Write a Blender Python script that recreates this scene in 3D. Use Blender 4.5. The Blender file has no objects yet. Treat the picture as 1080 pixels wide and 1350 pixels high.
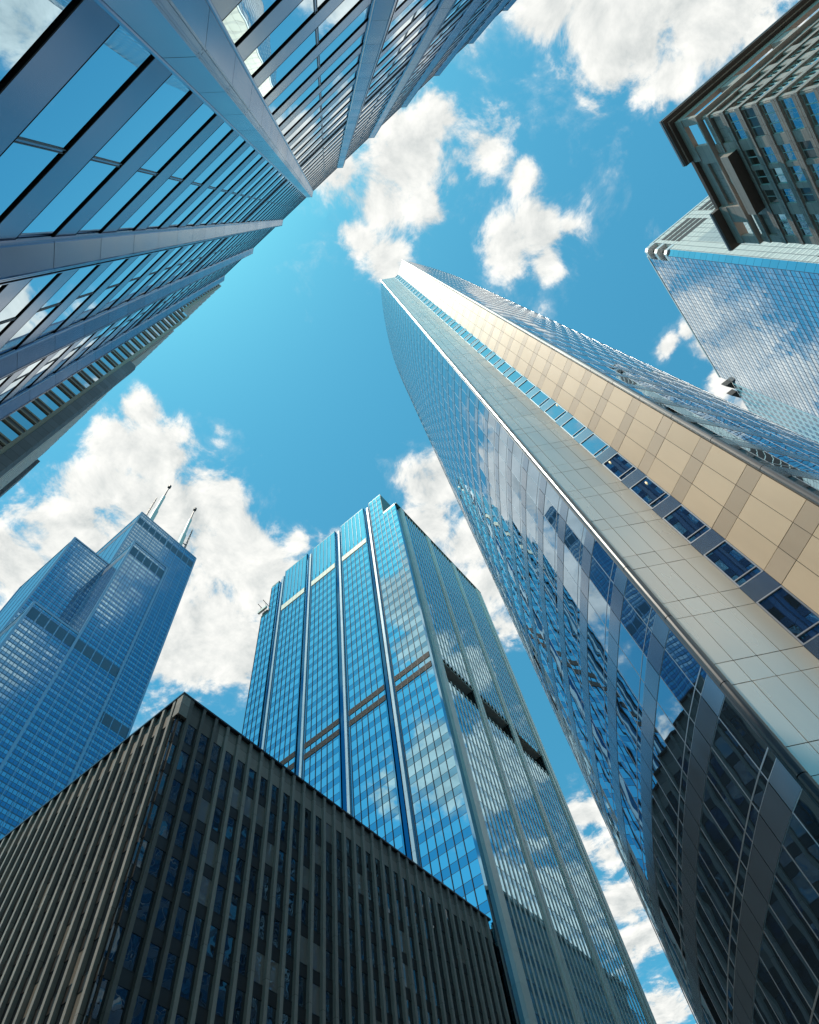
import bpy, math, random
from mathutils import Vector, Matrix
random.seed(7)
sc = bpy.context.scene
col = sc.collection
R = math.radians
G = -1.6            # ground level; the camera stands at eye height, z = 0

# ------------------------------------------------------------------ camera
WX = (0.7665184, -0.6158576, -0.1821234)     # world axes seen in camera axes (right, down, forward)
WY = (0.6319139, 0.6726468, 0.3850079)
WZ = (-0.1146054, -0.4102020, 0.9047651)
FPX = 859.73
cam_d = bpy.data.cameras.new('camera')
cam = bpy.data.objects.new('camera', cam_d); col.objects.link(cam)
m = Matrix(((WX[0], -WX[1], -WX[2]), (WY[0], -WY[1], -WY[2]), (WZ[0], -WZ[1], -WZ[2]))).to_4x4()
cam.matrix_world = m
cam_d.sensor_fit = 'VERTICAL'; cam_d.sensor_height = 36.0
cam_d.lens = FPX / 1350 * 36.0
cam_d.clip_start = 0.1; cam_d.clip_end = 6000
sc.camera = cam

# ------------------------------------------------------------------ sun, exposure
SUN = Vector((-0.12, -0.34, 1.0)).normalized()
EL = math.asin(SUN.z); ROT = math.atan2(SUN.x, SUN.y)
sd = bpy.data.lights.new('sun', 'SUN'); sd.energy = 5.0; sd.angle = R(0.55); sd.color = (1.0, 0.90, 0.76)
so = bpy.data.objects.new('sun', sd); col.objects.link(so)
so.rotation_euler = SUN.to_track_quat('Z', 'Y').to_euler(); so.location = SUN * 900
sc.view_settings.view_transform = 'Standard'; sc.view_settings.look = 'None'
sc.view_settings.exposure = 0.0; sc.view_settings.gamma = 1.0
sc.cycles.max_bounces = 8; sc.cycles.glossy_bounces = 5; sc.cycles.diffuse_bounces = 2
sc.cycles.caustics_reflective = True; sc.cycles.blur_glossy = 0.5
sc.cycles.sample_clamp_indirect = 1.5

# ------------------------------------------------------------------ node helper
class NT:
    def __init__(s, tree): s.t = tree; s.n = tree.nodes; s.l = tree.links
    def new(s, typ, **kw):
        nd = s.n.new(typ)
        for k, v in kw.items(): setattr(nd, k, v)
        return nd
    def put(s, sock, v):
        if hasattr(v, 'is_linked'): s.l.new(v, sock)
        else: sock.default_value = v
    def math(s, op, a, b=None, c=None, clamp=False):
        nd = s.new('ShaderNodeMath', operation=op); nd.use_clamp = clamp
        s.put(nd.inputs[0], a)
        if b is not None: s.put(nd.inputs[1], b)
        if c is not None: s.put(nd.inputs[2], c)
        return nd.outputs[0]
    def vec(s, op, a, b=None, out=0):
        nd = s.new('ShaderNodeVectorMath', operation=op)
        s.put(nd.inputs[0], a)
        if b is not None:
            if op == 'SCALE': s.put(nd.inputs[3], b)
            else: s.put(nd.inputs[1], b)
        return nd.outputs[out]
    def mix(s, f, a, b, blend='MIX'):
        nd = s.new('ShaderNodeMix', data_type='RGBA', blend_type=blend)
        s.put(nd.inputs[0], f); s.put(nd.inputs[6], a); s.put(nd.inputs[7], b)
        return nd.outputs[2]
    def noise(s, v, scale, detail=4, rough=0.55, dist=0.0, out=0):
        nd = s.new('ShaderNodeTexNoise')
        s.put(nd.inputs['Vector'], v); nd.inputs['Scale'].default_value = scale
        nd.inputs['Detail'].default_value = detail; nd.inputs['Roughness'].default_value = rough
        nd.inputs['Distortion'].default_value = dist
        return nd.outputs[out]
    def sstep(s, v, lo, hi, a=0.0, b=1.0):
        nd = s.new('ShaderNodeMapRange', interpolation_type='SMOOTHSTEP')
        s.put(nd.inputs[0], v); s.put(nd.inputs[1], lo); s.put(nd.inputs[2], hi)
        nd.inputs[3].default_value = a; nd.inputs[4].default_value = b
        return nd.outputs[0]
    def comb(s, x, y, z=0.0):
        nd = s.new('ShaderNodeCombineXYZ'); s.put(nd.inputs[0], x); s.put(nd.inputs[1], y); s.put(nd.inputs[2], z)
        return nd.outputs[0]
    def sep(s, v):
        nd = s.new('ShaderNodeSeparateXYZ'); s.put(nd.inputs[0], v); return nd.outputs

# ------------------------------------------------------------------ sky: Nishita air with a deck of cumulus at infinity
CLOUDS = [(0.392,-0.003,0.049,1),(0.426,0.054,0.055,1),(0.462,0.114,0.058,1),(0.479,0.159,0.043,1),(0.533,0.137,0.07,1),(0.598,0.147,0.064,1),(0.524,0.07,0.08,1),(0.678,0.169,0.054,1),(0.2,0.003,0.042,0.8),(0.123,0.016,0.058,0.95),(0.066,0.035,0.055,0.95),(0.016,0.051,0.041,0.8),(0.029,0.094,0.04,0.85),(0.115,0.076,0.046,0.75),(0.224,0.074,0.049,0.8),(0.245,0.136,0.03,0.7),(0.169,0.077,0.03,0.5),(0.19,0.138,0.019,0.3),(0.057,-0.026,0.029,0.7),(0.171,0.192,0.045,0.95),(0.219,0.212,0.048,0.95),(0.265,0.235,0.024,0.65),(0.207,0.25,0.033,0.9),(0.292,0.328,0.008,0.5),(-0.396,0.026,0.036,0.95),(-0.47,0.032,0.049,1),(-0.433,0.081,0.059,1),(-0.54,0.054,0.06,1),(-0.516,0.147,0.095,1),(-0.445,0.194,0.076,1),(-0.459,0.275,0.08,1),(-0.493,0.344,0.07,1),(-0.595,0.353,0.115,1),(-0.689,0.352,0.117,1),(-0.583,0.433,0.089,1),(-0.653,0.095,0.089,1),(-0.737,0.073,0.077,1),(-0.728,0.024,0.056,0.9),(-0.676,0.191,0.108,1),(-0.335,0.118,0.012,0.35),(-0.352,0.128,0.012,0.35),(-0.385,0.194,0.03,0.8),(-0.376,0.342,0.03,0.7),(-0.436,0.377,0.035,0.7),(-0.843,0.201,0.113,1),(-0.696,0.021,0.022,0.6),(-0.128,0.427,0.06,1),(-0.186,0.469,0.05,1),(-0.164,0.549,0.064,1),(-0.18,0.639,0.057,0.9),(-0.223,0.735,0.048,0.7),(-0.24,0.649,0.061,0.8),(-0.373,1.265,0.066,1),(-0.423,1.427,0.066,0.85),(-0.478,1.606,0.107,1),(-0.523,1.776,0.102,1),(-0.661,2.096,0.115,1),(-0.46,1.35,0.075,0.9),(-0.608,1.722,0.126,0.9),(0.337,0.537,0.03,0.9),(0.336,0.593,0.034,0.9),(0.344,0.677,0.04,1),(0.287,0.483,0.017,0.7),(0.348,0.762,0.056,1),(0.322,0.485,0.015,0.6)]
# more clouds, most unseen and added for their reflections; a few fill visible ones
CLOUDS += [(-0.29,-0.56,0.07,1),(-0.33,-0.66,0.07,1),(-0.25,-0.50,0.04,.9),(-0.53,-0.95,0.11,1),(-0.48,-0.88,0.08,.9),(0.35,-0.6,0.2,1),(0.8,-0.5,0.2,.9),
           (0.9,0.9,0.25,1),(0.92,0.13,0.10,1),(0.5,1.0,0.16,.9),(0.75,1.5,0.3,1),(0.1,1.2,0.2,.8),(-1.2,0.7,0.25,.9),(-1.6,-0.4,0.35,1),(0.0,-1.6,0.4,1),(-0.34,0.46,0.06,1),(0.47,0.07,0.09,1),(0.43,0.09,0.06,1),(-0.50,0.27,0.09,1),(-0.37,0.57,0.08,1),(-0.40,0.70,0.09,1),(-0.33,0.40,0.04,.8),(0.12,0.05,0.09,.4),(0.21,0.06,0.09,.4),(0.23,0.20,0.08,.4),(0.85,-0.42,0.25,1)]
w = bpy.data.worlds.new('World'); sc.world = w; w.use_nodes = True
t = NT(w.node_tree); t.n.clear()
out = t.new('ShaderNodeOutputWorld'); bg = t.new('ShaderNodeBackground'); t.l.new(bg.outputs[0], out.inputs[0])
bg.inputs[1].default_value = 0.15
sky = t.new('ShaderNodeTexSky', sky_type='NISHITA'); sky.sun_disc = False
sky.sun_elevation = EL; sky.sun_rotation = ROT; sky.altitude = 200; sky.air_density = 1.0; sky.dust_density = 0.6; sky.ozone_density = 1.0
air = t.mix(1.0, sky.outputs[0], (0.43, 1.40, 1.30, 1), 'MULTIPLY')
d = t.new('ShaderNodeTexCoord').outputs['Generated']
dx, dy, dz = t.sep(d)
zc = t.math('MAXIMUM', dz, 0.06)
uv = t.comb(t.math('DIVIDE', dx, zc), t.math('DIVIDE', dy, zc), 0.0)
warp = t.noise(uv, 7.0, 3, 0.5, 0.0, 1)
uvw = t.vec('ADD', uv, t.vec('SCALE', t.vec('SUBTRACT', warp, (0.5, 0.5, 0.5)), 0.035))
acc = None
for cu, cv, cr, cs in CLOUDS:
    dist = t.vec('DISTANCE', uvw, (cu, cv, 0.0), out=1)
    f = t.math('MULTIPLY_ADD', dist, -cs / (cr * 1.6), cs)
    acc = f if acc is None else t.math('SMOOTH_MAX', acc, f, 0.12)
fb = t.noise(uv, 10.0, 12, 0.64, 0.3)
fbL = t.noise(t.vec('ADD', uv, (-0.010, -0.028, 0)), 10.0, 8, 0.64, 0.3)
big = t.noise(uv, 5.0, 4, 0.5)
den = t.math('ADD', t.math('MAXIMUM', acc, -0.6), t.math('MULTIPLY', t.math('SUBTRACT', fb, 0.5), 2.25))
alpha = t.sstep(den, 0.20, 0.60)
wisp = t.math('MULTIPLY', t.sstep(t.math('ADD', t.math('MULTIPLY', acc, 0.5), t.math('MULTIPLY', t.math('SUBTRACT', fb, 0.5), 1.6)), 0.02, 0.5), 0.45)
alpha = t.math('MAXIMUM', alpha, wisp)
alpha = t.math('MULTIPLY', alpha, t.sstep(dz, 0.05, 0.2))
lit = t.math('MULTIPLY_ADD', t.math('SUBTRACT', fb, fbL), 2.8, 0.66)
thick = t.sstep(den, 0.6, 1.4)
lit = t.math('SUBTRACT', lit, t.math('MULTIPLY', thick, 0.40))
lit = t.math('ADD', lit, t.math('MULTIPLY', t.math('SUBTRACT', big, 0.5), 0.4), clamp=True)
ccol = t.mix(lit, (3.9, 4.2, 4.2, 1), (7.0, 7.0, 6.7, 1))
t.l.new(t.mix(alpha, air, ccol), bg.inputs[0])

# ------------------------------------------------------------------ materials
MATS = {}
def newmat(name):
    mt = bpy.data.materials.new(name); mt.use_nodes = True; MATS[name] = mt
    t = NT(mt.node_tree); b = t.n['Principled BSDF']
    return mt, t, b
def island(t):
    a = t.new('ShaderNodeNewGeometry').outputs['Random Per Island']
    o = t.new('ShaderNodeObjectInfo').outputs['Random']
    return t.math('FRACT', t.math('MULTIPLY_ADD', o, 7.13, a))
def tilt_normal(t, seed, amt, wave=0.0, wscale=0.5):
    """every pane sits a hair off plane and is slightly bowed"""
    wn = t.new('ShaderNodeTexWhiteNoise', noise_dimensions='1D'); t.put(wn.inputs['W'], seed)
    off = t.vec('SCALE', t.vec('SUBTRACT', wn.outputs['Color'], (0.5, 0.5, 0.5)), amt)
    n = t.new('ShaderNodeNewGeometry').outputs['Normal']
    n = t.vec('ADD', n, off)
    if wave:
        p = t.new('ShaderNodeTexCoord').outputs['Object']
        nv = t.vec('SUBTRACT', t.noise(t.vec('ADD', p, t.vec('SCALE', wn.outputs['Color'], 9.0)), wscale, 2, 0.5, 0.0, 1), (0.5, 0.5, 0.5))
        n = t.vec('ADD', n, t.vec('SCALE', nv, wave))
    return t.vec('NORMALIZE', n)
def glass(name, tint, rough=0.015, metallic=1.0, ior=1.5, tilt=0.006, wave=0.01, wscale=0.5, vary=0.12, blinds=0.0):
    mt, t, b = newmat(name)
    r = island(t)
    c = t.mix(t.math('MULTIPLY', r, vary), tint + (1,), (0.02, 0.03, 0.04, 1))
    if blinds:      # some panes have a pale blind drawn behind the glass
        on = t.math('LESS_THAN', t.math('FRACT', t.math('MULTIPLY', r, 37.7)), blinds)
        c = t.mix(on, c, (0.20, 0.185, 0.16, 1)); t.put(b.inputs['Metallic'], t.math('MULTIPLY', t.math('SUBTRACT', 1.0, t.math('MULTIPLY', on, 0.5)), metallic))
    else: b.inputs['Metallic'].default_value = metallic
    t.put(b.inputs['Base Color'], c)
    b.inputs['Roughness'].default_value = rough
    b.inputs['IOR'].default_value = ior
    t.put(b.inputs['Normal'], tilt_normal(t, r, tilt, wave, wscale))
    return mt
def metal(name, colr, rough=0.35, metallic=0.8, vary=0.10, streak=0.1, bump=0.0, spec=0.5):
    mt, t, b = newmat(name)
    r = island(t)
    p = t.new('ShaderNodeTexCoord').outputs['Object']
    nz = t.noise(t.vec('MULTIPLY', p, (1.0, 1.0, 0.18)), 0.8, 3, 0.5)
    k = t.math('ADD', t.math('MULTIPLY', t.math('SUBTRACT', r, 0.5), vary * 2), t.math('MULTIPLY', t.math('SUBTRACT', nz, 0.5), streak * 2))
    c = t.vec('SCALE', colr, t.math('ADD', k, 1.0))
    t.put(b.inputs['Base Color'], c)
    b.inputs['Metallic'].default_value = metallic
    t.put(b.inputs['Roughness'], t.math('ADD', t.math('MULTIPLY', t.math('SUBTRACT', nz, 0.5), 0.15), rough))
    t.put(b.inputs['Normal'], tilt_normal(t, r, 0.012, bump, 0.35))
    b.inputs['Specular IOR Level'].default_value = spec
    return mt
def stone(name, colr, rough=0.8, vary=0.18, course=0.0, width=1.2, joint=0.5, scale=3.0, jl=0.06):
    mt, t, b = newmat(name)
    p = t.new('ShaderNodeTexCoord').outputs['Object']
    x, y, z = t.sep(p)
    n1 = t.noise(p, scale, 6, 0.65); n2 = t.noise(p, 0.12, 3, 0.5)
    stain = t.noise(t.vec('MULTIPLY', p, (1.0, 1.0, 0.06)), 0.8, 4, 0.6)
    k = t.math('ADD', t.math('MULTIPLY', t.math('SUBTRACT', n1, 0.5), vary * 2), t.math('MULTIPLY', t.math('SUBTRACT', n2, 0.5), vary * 1.5))
    k = t.math('ADD', k, t.math('MULTIPLY', t.math('SUBTRACT', stain, 0.5), vary * 1.6))
    c = t.vec('SCALE', colr, t.math('ADD', k, 1.0))
    if course:
        h = t.math('ADD', x, y)
        fz = t.math('FRACT', t.math('DIVIDE', z, course)); fh = t.math('FRACT', t.math('DIVIDE', h, width))
        line = t.math('MAXIMUM', t.math('LESS_THAN', fz, jl), t.math('LESS_THAN', fh, jl * .8))
        cell = t.comb(t.math('FLOOR', t.math('DIVIDE', h, width)), t.math('FLOOR', t.math('DIVIDE', z, course)), 0.0)
        wn = t.new('ShaderNodeTexWhiteNoise', noise_dimensions='3D'); t.put(wn.inputs['Vector'], cell)
        c = t.vec('SCALE', c, t.math('MULTIPLY_ADD', wn.outputs['Value'], 0.3, 0.85))
        c = t.mix(t.math('MULTIPLY', line, joint), c, (0.02, 0.02, 0.022, 1))
    t.put(b.inputs['Base Color'], c)
    b.inputs['Roughness'].default_value = rough
    bp = t.new('ShaderNodeBump'); bp.inputs['Strength'].default_value = 0.25; bp.inputs['Distance'].default_value = 0.03
    t.put(bp.inputs['Height'], n1); t.l.new(bp.outputs[0], b.inputs['Normal'])
    return mt
def plain(name, colr, rough=0.6, metallic=0.0):
    mt, t, b = newmat(name)
    p = t.new('ShaderNodeTexCoord').outputs['Object']
    n1 = t.noise(p, 1.5, 4, 0.6)
    t.put(b.inputs['Base Color'], t.vec('SCALE', colr, t.math('MULTIPLY_ADD', n1, 0.5, 0.75)))
    b.inputs['Roughness'].default_value = rough; b.inputs['Metallic'].default_value = metallic
    return mt
def grid_glass(name, pane, floor, vis, tint, spand, mull, vfrac=0.62, lw=0.07, lz=0.05, tilt=0.012, wave=0.006, rough=0.03, band_every=0, band=(0, 0, 0), metal_s=1.0, mull_metal=0.6, gap=0):
    """curtain wall at a distance: panes, spandrels and mullions laid out on the face of a rectangular block"""
    mt, t, b = newmat(name)
    p = t.new('ShaderNodeTexCoord').outputs['Object']
    x, y, z = t.sep(p)
    h = t.math('DIVIDE', t.math('ADD', x, y), pane); v = t.math('DIVIDE', z, floor)
    fh = t.math('FRACT', h); fv = t.math('FRACT', v)
    ch = t.math('FLOOR', h); cv = t.math('FLOOR', v)
    wn = t.new('ShaderNodeTexWhiteNoise', noise_dimensions='3D'); t.put(wn.inputs['Vector'], t.comb(ch, cv, 0.5))
    is_sp = t.math('GREATER_THAN', fv, vfrac)
    c = t.mix(t.math('MULTIPLY', wn.outputs['Value'], 0.22), tint + (1,), (0.03, 0.05, 0.07, 1))
    sc_ = spand + (1,)
    c = t.mix(is_sp, c, sc_)
    if band_every:
        m1 = t.math('LESS_THAN', t.math('FLOORED_MODULO', cv, float(band_every)), 2.0)
        c = t.mix(t.math('MULTIPLY', m1, 0.8), c, band + (1,))
    line = t.math('MAXIMUM', t.math('LESS_THAN', fh, lw), t.math('LESS_THAN', t.math('ABSOLUTE', t.math('SUBTRACT', fv, vfrac)), lz))
    line = t.math('MAXIMUM', line, t.math('LESS_THAN', fv, lz))
    c = t.mix(line, c, mull + (1,))
    t.put(b.inputs['Base Color'], c)
    t.put(b.inputs['Metallic'], t.math('MULTIPLY_ADD', line, mull_metal - 1.0, metal_s))
    t.put(b.inputs['Roughness'], t.math('ADD', t.math('MULTIPLY', line, 0.35), t.math('MULTIPLY_ADD', is_sp, 0.10, rough)))
    off = t.vec('SCALE', t.vec('SUBTRACT', wn.outputs['Color'], (0.5, 0.5, 0.5)), tilt)
    n = t.vec('ADD', t.new('ShaderNodeNewGeometry').outputs['Normal'], off)
    if wave:
        nv = t.vec('SUBTRACT', t.noise(p, 0.25, 2, 0.5, 0.0, 1), (0.5, 0.5, 0.5))
        n = t.vec('ADD', n, t.vec('SCALE', nv, wave))
    t.put(b.inputs['Normal'], t.vec('NORMALIZE', n))
    return mt

M_black = plain('black_void', (0.006, 0.006, 0.007), 0.9)
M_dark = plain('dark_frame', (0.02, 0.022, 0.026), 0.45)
M_navy = plain('navy_louvre', (0.012, 0.03, 0.06), 0.6)
M_darkmet = metal('dark_metal', (0.05, 0.055, 0.065), 0.4, 0.6)

# ------------------------------------------------------------------ geometry helpers
class MB:
    def __init__(s): s.v = []; s.f = []; s.m = []
    def quad(s, a, b, c, d, mi=0):
        i = len(s.v); s.v += [a, b, c, d]; s.f.append((i, i + 1, i + 2, i + 3)); s.m.append(mi)
    def box(s, x0, x1, y0, y1, z0, z1, mi=0, faces='xXyYzZ', fm=None):
        if x0 > x1: x0, x1 = x1, x0
        if y0 > y1: y0, y1 = y1, y0
        i = len(s.v)
        s.v += [(x0, y0, z0), (x1, y0, z0), (x1, y1, z0), (x0, y1, z0), (x0, y0, z1), (x1, y0, z1), (x1, y1, z1), (x0, y1, z1)]
        F = {'z': (3, 2, 1, 0), 'Z': (4, 5, 6, 7), 'y': (0, 1, 5, 4), 'X': (1, 2, 6, 5), 'Y': (2, 3, 7, 6), 'x': (3, 0, 4, 7)}
        for k in faces:
            s.f.append(tuple(i + q for q in F[k])); s.m.append(fm.get(k, mi) if fm else mi)
        return s
    def prism(s, poly, z0, z1, mi=0, cap=True):
        n = len(poly); i = len(s.v)
        s.v += [(p[0], p[1], z0) for p in poly] + [(p[0], p[1], z1) for p in poly]
        for k in range(n):
            j = (k + 1) % n
            s.f.append((i + k, i + j, i + n + j, i + n + k)); s.m.append(mi)
        if cap:
            s.f.append(tuple(i + n + k for k in range(n))); s.m.append(mi)
            s.f.append(tuple(i + k for k in reversed(range(n)))); s.m.append(mi)
        return s
    def tube(s, a, b, r0, r1=None, n=10, mi=0):
        r1 = r0 if r1 is None else r1
        a = Vector(a); b = Vector(b); d = (b - a).normalized()
        u = d.orthogonal().normalized(); w = d.cross(u)
        i = len(s.v)
        for p, r in ((a, r0), (b, r1)):
            for k in range(n):
                q = p + u * (r * math.cos(2 * math.pi * k / n)) + w * (r * math.sin(2 * math.pi * k / n)); s.v.append(tuple(q))
        for k in range(n):
            j = (k + 1) % n; s.f.append((i + k, i + j, i + n + j, i + n + k)); s.m.append(mi)
        s.f.append(tuple(i + k for k in reversed(range(n)))); s.m.append(mi)
        s.f.append(tuple(i + n + k for k in range(n))); s.m.append(mi)
        return s
    def mesh(s, name, mats, off=(0, 0, 0)):
        me = bpy.data.meshes.new(name)
        me.from_pydata([(v[0] - off[0], v[1] - off[1], v[2] - off[2]) for v in s.v], [], s.f)
        for q in (mats if isinstance(mats, (list, tuple)) else [mats]): me.materials.append(q)
        me.polygons.foreach_set('material_index', s.m)
        return me
    def build(s, name, mats, parent=None, label=None, kind=None):
        off = tuple(parent.location) if parent else (0, 0, 0)
        if parent and parent.parent:
            off = tuple(Vector(off) + parent.parent.location)
        o = bpy.data.objects.new(name, s.mesh(name, mats, off)); col.objects.link(o)
        if parent: o.parent = parent
        if label: o['label'] = label
        if kind: o['kind'] = kind
        return o
def thing(name, label, cat, loc, group=None):
    o = bpy.data.objects.new(name, None); col.objects.link(o)
    o.location = loc; o['label'] = label; o['category'] = cat
    if group: o['group'] = group
    o.empty_display_size = 1
    return o
def proj(p):
    c = [WX[k] * p[0] + WY[k] * p[1] + WZ[k] * p[2] for k in range(3)]
    if c[2] <= 0.05: return None
    return FPX * c[0] / c[2] + 540, FPX * c[1] / c[2] + 675, math.sqrt(sum(q * q for q in c))
def show(p, size, nrm):
    """how large a unit of area size at p, facing nrm, appears in the frame (0 when outside it)"""
    q = proj(p)
    if not q or not (-30 < q[0] < 1110 and -30 < q[1] < 1380): return 0.0
    cosv = -(p[0] * nrm[0] + p[1] * nrm[1] + p[2] * nrm[2]) / q[2]
    return max(0.0, size * cosv / q[2] ** 2)
def rep(parent, name, unit, mats, places, size=1.0, limit=100, hide=None):
    """one object per repeat for those that show largest; the far remainder in one mesh.
    places: (x, y, z, rotation); a unit faces -y before rotation"""
    me = unit.mesh(name, mats)
    off = parent.location
    sc_ = []
    for pl in places:
        a = pl[3]; n = (math.sin(a), -math.cos(a), 0.0)
        s = show(pl[:3], size, n)
        if hide and hide(pl[:3]): s = 0.0
        sc_.append((s, pl))
    sc_.sort(key=lambda q: -q[0])
    solo = [q[1] for q in sc_[:limit] if q[0] > 0] if len(sc_) > limit else [q[1] for q in sc_]
    rest = sc_[len(solo):]
    for pl in solo:
        o = bpy.data.objects.new(name, me); col.objects.link(o); o.parent = parent
        o.location = (pl[0] - off[0], pl[1] - off[1], pl[2] - off[2]); o.rotation_euler = (0, 0, pl[3])
    if rest:
        b = MB()
        for _, pl in rest:
            c, s_ = math.cos(pl[3]), math.sin(pl[3]); i = len(b.v)
            b.v += [(pl[0] + c * v[0] - s_ * v[1], pl[1] + s_ * v[0] + c * v[1], pl[2] + v[2]) for v in unit.v]
            b.f += [tuple(i + k for k in f) for f in unit.f]; b.m += unit.m
        b.build(name, mats, parent, kind='stuff')

exec_parts = []

# ------------------------------------------------------------------ ground (below the frame)
M_asphalt = stone('asphalt', (0.05, 0.05, 0.052), 0.9, 0.15)
M_pave = stone('paving', (0.30, 0.29, 0.27), 0.85, 0.15, 1.5, 1.5, 0.4)
M_paint = plain('road_paint', (0.75, 0.74, 0.70), 0.7)
b = MB(); b.box(-3000, 3000, -3000, 3000, G - 0.5, G - 0.03); b.build('ground', M_asphalt, kind=None)['kind'] = 'structure'
b = MB(); b.box(-400, 400, 3.5, 17.0, G - 0.02, G); b.box(-40, -16, 17.0, 400, G - 0.02, G, faces='xXYzZ'); b.build('road', M_asphalt)['kind'] = 'structure'
b = MB(); b.box(-400, 400, -5.2, 3.5, G - 0.02, G + 0.13); b.box(-15.9, 400, 17.0, 420, G - 0.02, G + 0.13); b.box(-400, -40.1, 17.0, 420, G - 0.02, G + 0.13)
b.build('pavement', M_pave)['kind'] = 'structure'
b = MB()
for k in range(-40, 40): b.box(k * 6, k * 6 + 3, 10.15, 10.3, G + 0.001, G + 0.005)
b.build('road_marking', M_paint)['kind'] = 'structure'

# ================================================================== glass office slab along the near kerb (upper left of the photograph)
M_lglass = glass('slab_glass', (0.50, 0.72, 0.84), 0.008, 1.0, tilt=0.004, wave=0.012, wscale=0.35, vary=0.06)
M_lmetal = metal('slab_metal', (0.085, 0.15, 0.25), 0.24, 0.95, 0.05, 0.2, 0.006)
M_lcol = metal('slab_column_metal', (0.085, 0.155, 0.265), 0.22, 0.95, 0.08, 0.2, 0.05)
M_cap = metal('cap_metal', (0.80, 0.80, 0.78), 0.4, 0.3)
def left_slab():
    K = 0.67; G = -1.6 / K      # drawn at full size, then scaled down so sunlight reaches the lens tower's pale ends
    H = 130.0; BW = 7.345; X0 = 0.1; yG = -4.65; FL = 4.36; Z0 = 17.2 - 5 * FL
    t = thing('glass_tower', 'glass tower with projecting pointed metal columns filling the top left', 'tower', (18, -20, G))
    ks = range(-3, 8); xs = [X0 + BW * k for k in ks]
    b = MB(); b.box(xs[0] - .5, xs[-1] + .5, -42, yG - .25, G, H - .5); b.build('tower_block', M_darkmet, t)
    nf = int((H - Z0) / FL)
    # columns: hollow pointed shells, one storey tall panels with open joints
    for x in xs:
        b = MB()
        half = [(0.74, 0.0), (0.74, 0.10), (0.70, 0.16), (0.13, 0.58), (0.13, 0.63), (0.085, 0.63), (0.085, 0.56), (0.03, 0.56), (0.03, 0.61)]
        poly = [(x - q[0], yG + q[1]) for q in half] + [(x + q[0], yG + q[1]) for q in reversed(half)]
        ins = [(x + (q[0] - x) * .96, yG + (q[1] - yG) * .95 ) for q in poly]
        b.prism(ins, G, H + .2, 1)
        z = Z0
        while z < H:
            z1 = min(z + FL, H + .3)
            b.prism(poly, max(z, G) + .02, z1 - .02, 0)
            z += FL
        b.prism([(x - .78, yG), (x - .78, yG + .12), (x, yG + .68), (x + .78, yG + .12), (x + .78, yG)], H + .3, H + .55, 2)
        # rounded trim at both edges
        for s in (-1, 1): b.tube((x + s * .76, yG + .07, G), (x + s * .76, yG + .07, H), .07, n=8, mi=0)
        b.build('column', [M_lcol, M_black, M_cap], t)
    wB = BW - 1.48
    sp = MB()
    sp.box(-wB / 2, wB / 2, -.04, .06, 0, 1.78, 0, fm={'z': 1})
    sp.box(-wB / 2, wB / 2, -.045, -.04, 1.76, 1.79, 1)
    sp.box(-wB / 2, wB / 2, -.046, -.04, .0, .06, 1)
    win = MB()
    win.box(-wB / 2, -.06, -.0, .04, 0, 2.58, 0, 'y'); win.box(.06, wB / 2, -.0, .04, 0, 2.58, 0, 'y')
    win.box(-.06, -.035, -.03, .0, 0, 2.58, 1); win.box(.035, .06, -.03, .0, 0, 2.58, 1); win.box(-.035, .035, -.015, .0, 0, 2.58, 2)
    win.box(-wB / 2, wB / 2, -.02, .0, -.02, .04, 1)
    P1 = []; P2 = []; LV = []
    for i in range(len(xs) - 1):
        xm = (xs[i] + xs[i + 1]) / 2
        for n in range(nf + 1):
            z = Z0 + n * FL
            if z + FL < G: continue
            if n == 16:
                LV.append((xm, yG, z + 1.78)); P1.append((xm, yG, z, math.pi)); continue
            P1.append((xm, yG, z, math.pi))
            if z + 1.8 + 2.5 < H: P2.append((xm, yG, z + 1.79, math.pi))
    rep(t, 'spandrel', sp, [M_lmetal, M_black], P1, 1.8 * wB)
    rep(t, 'window', win, [M_lglass, M_dark, M_lmetal], P2, 2.6 * wB)
    for x, y, z in LV:
        b = MB()
        for k in range(8): b.box(x - wB / 2, x + wB / 2, y + .02, y + .05, z + k * .32, z + k * .32 + .10, 0)
        b.box(x - wB / 2, x + wB / 2, y - .15, y + .02, z, z + 2.58, 1)
        b.build('louvre_band', [M_navy, M_navy], t)
    b = MB(); b.box(xs[0] - .7, xs[-1] + .7, yG - .3, yG + .10, H - .2, H + .25); b.build('roof_coping', M_lmetal, t)
    t.location = t.location * K; t.scale = (K, K, K)
left_slab()

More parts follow.
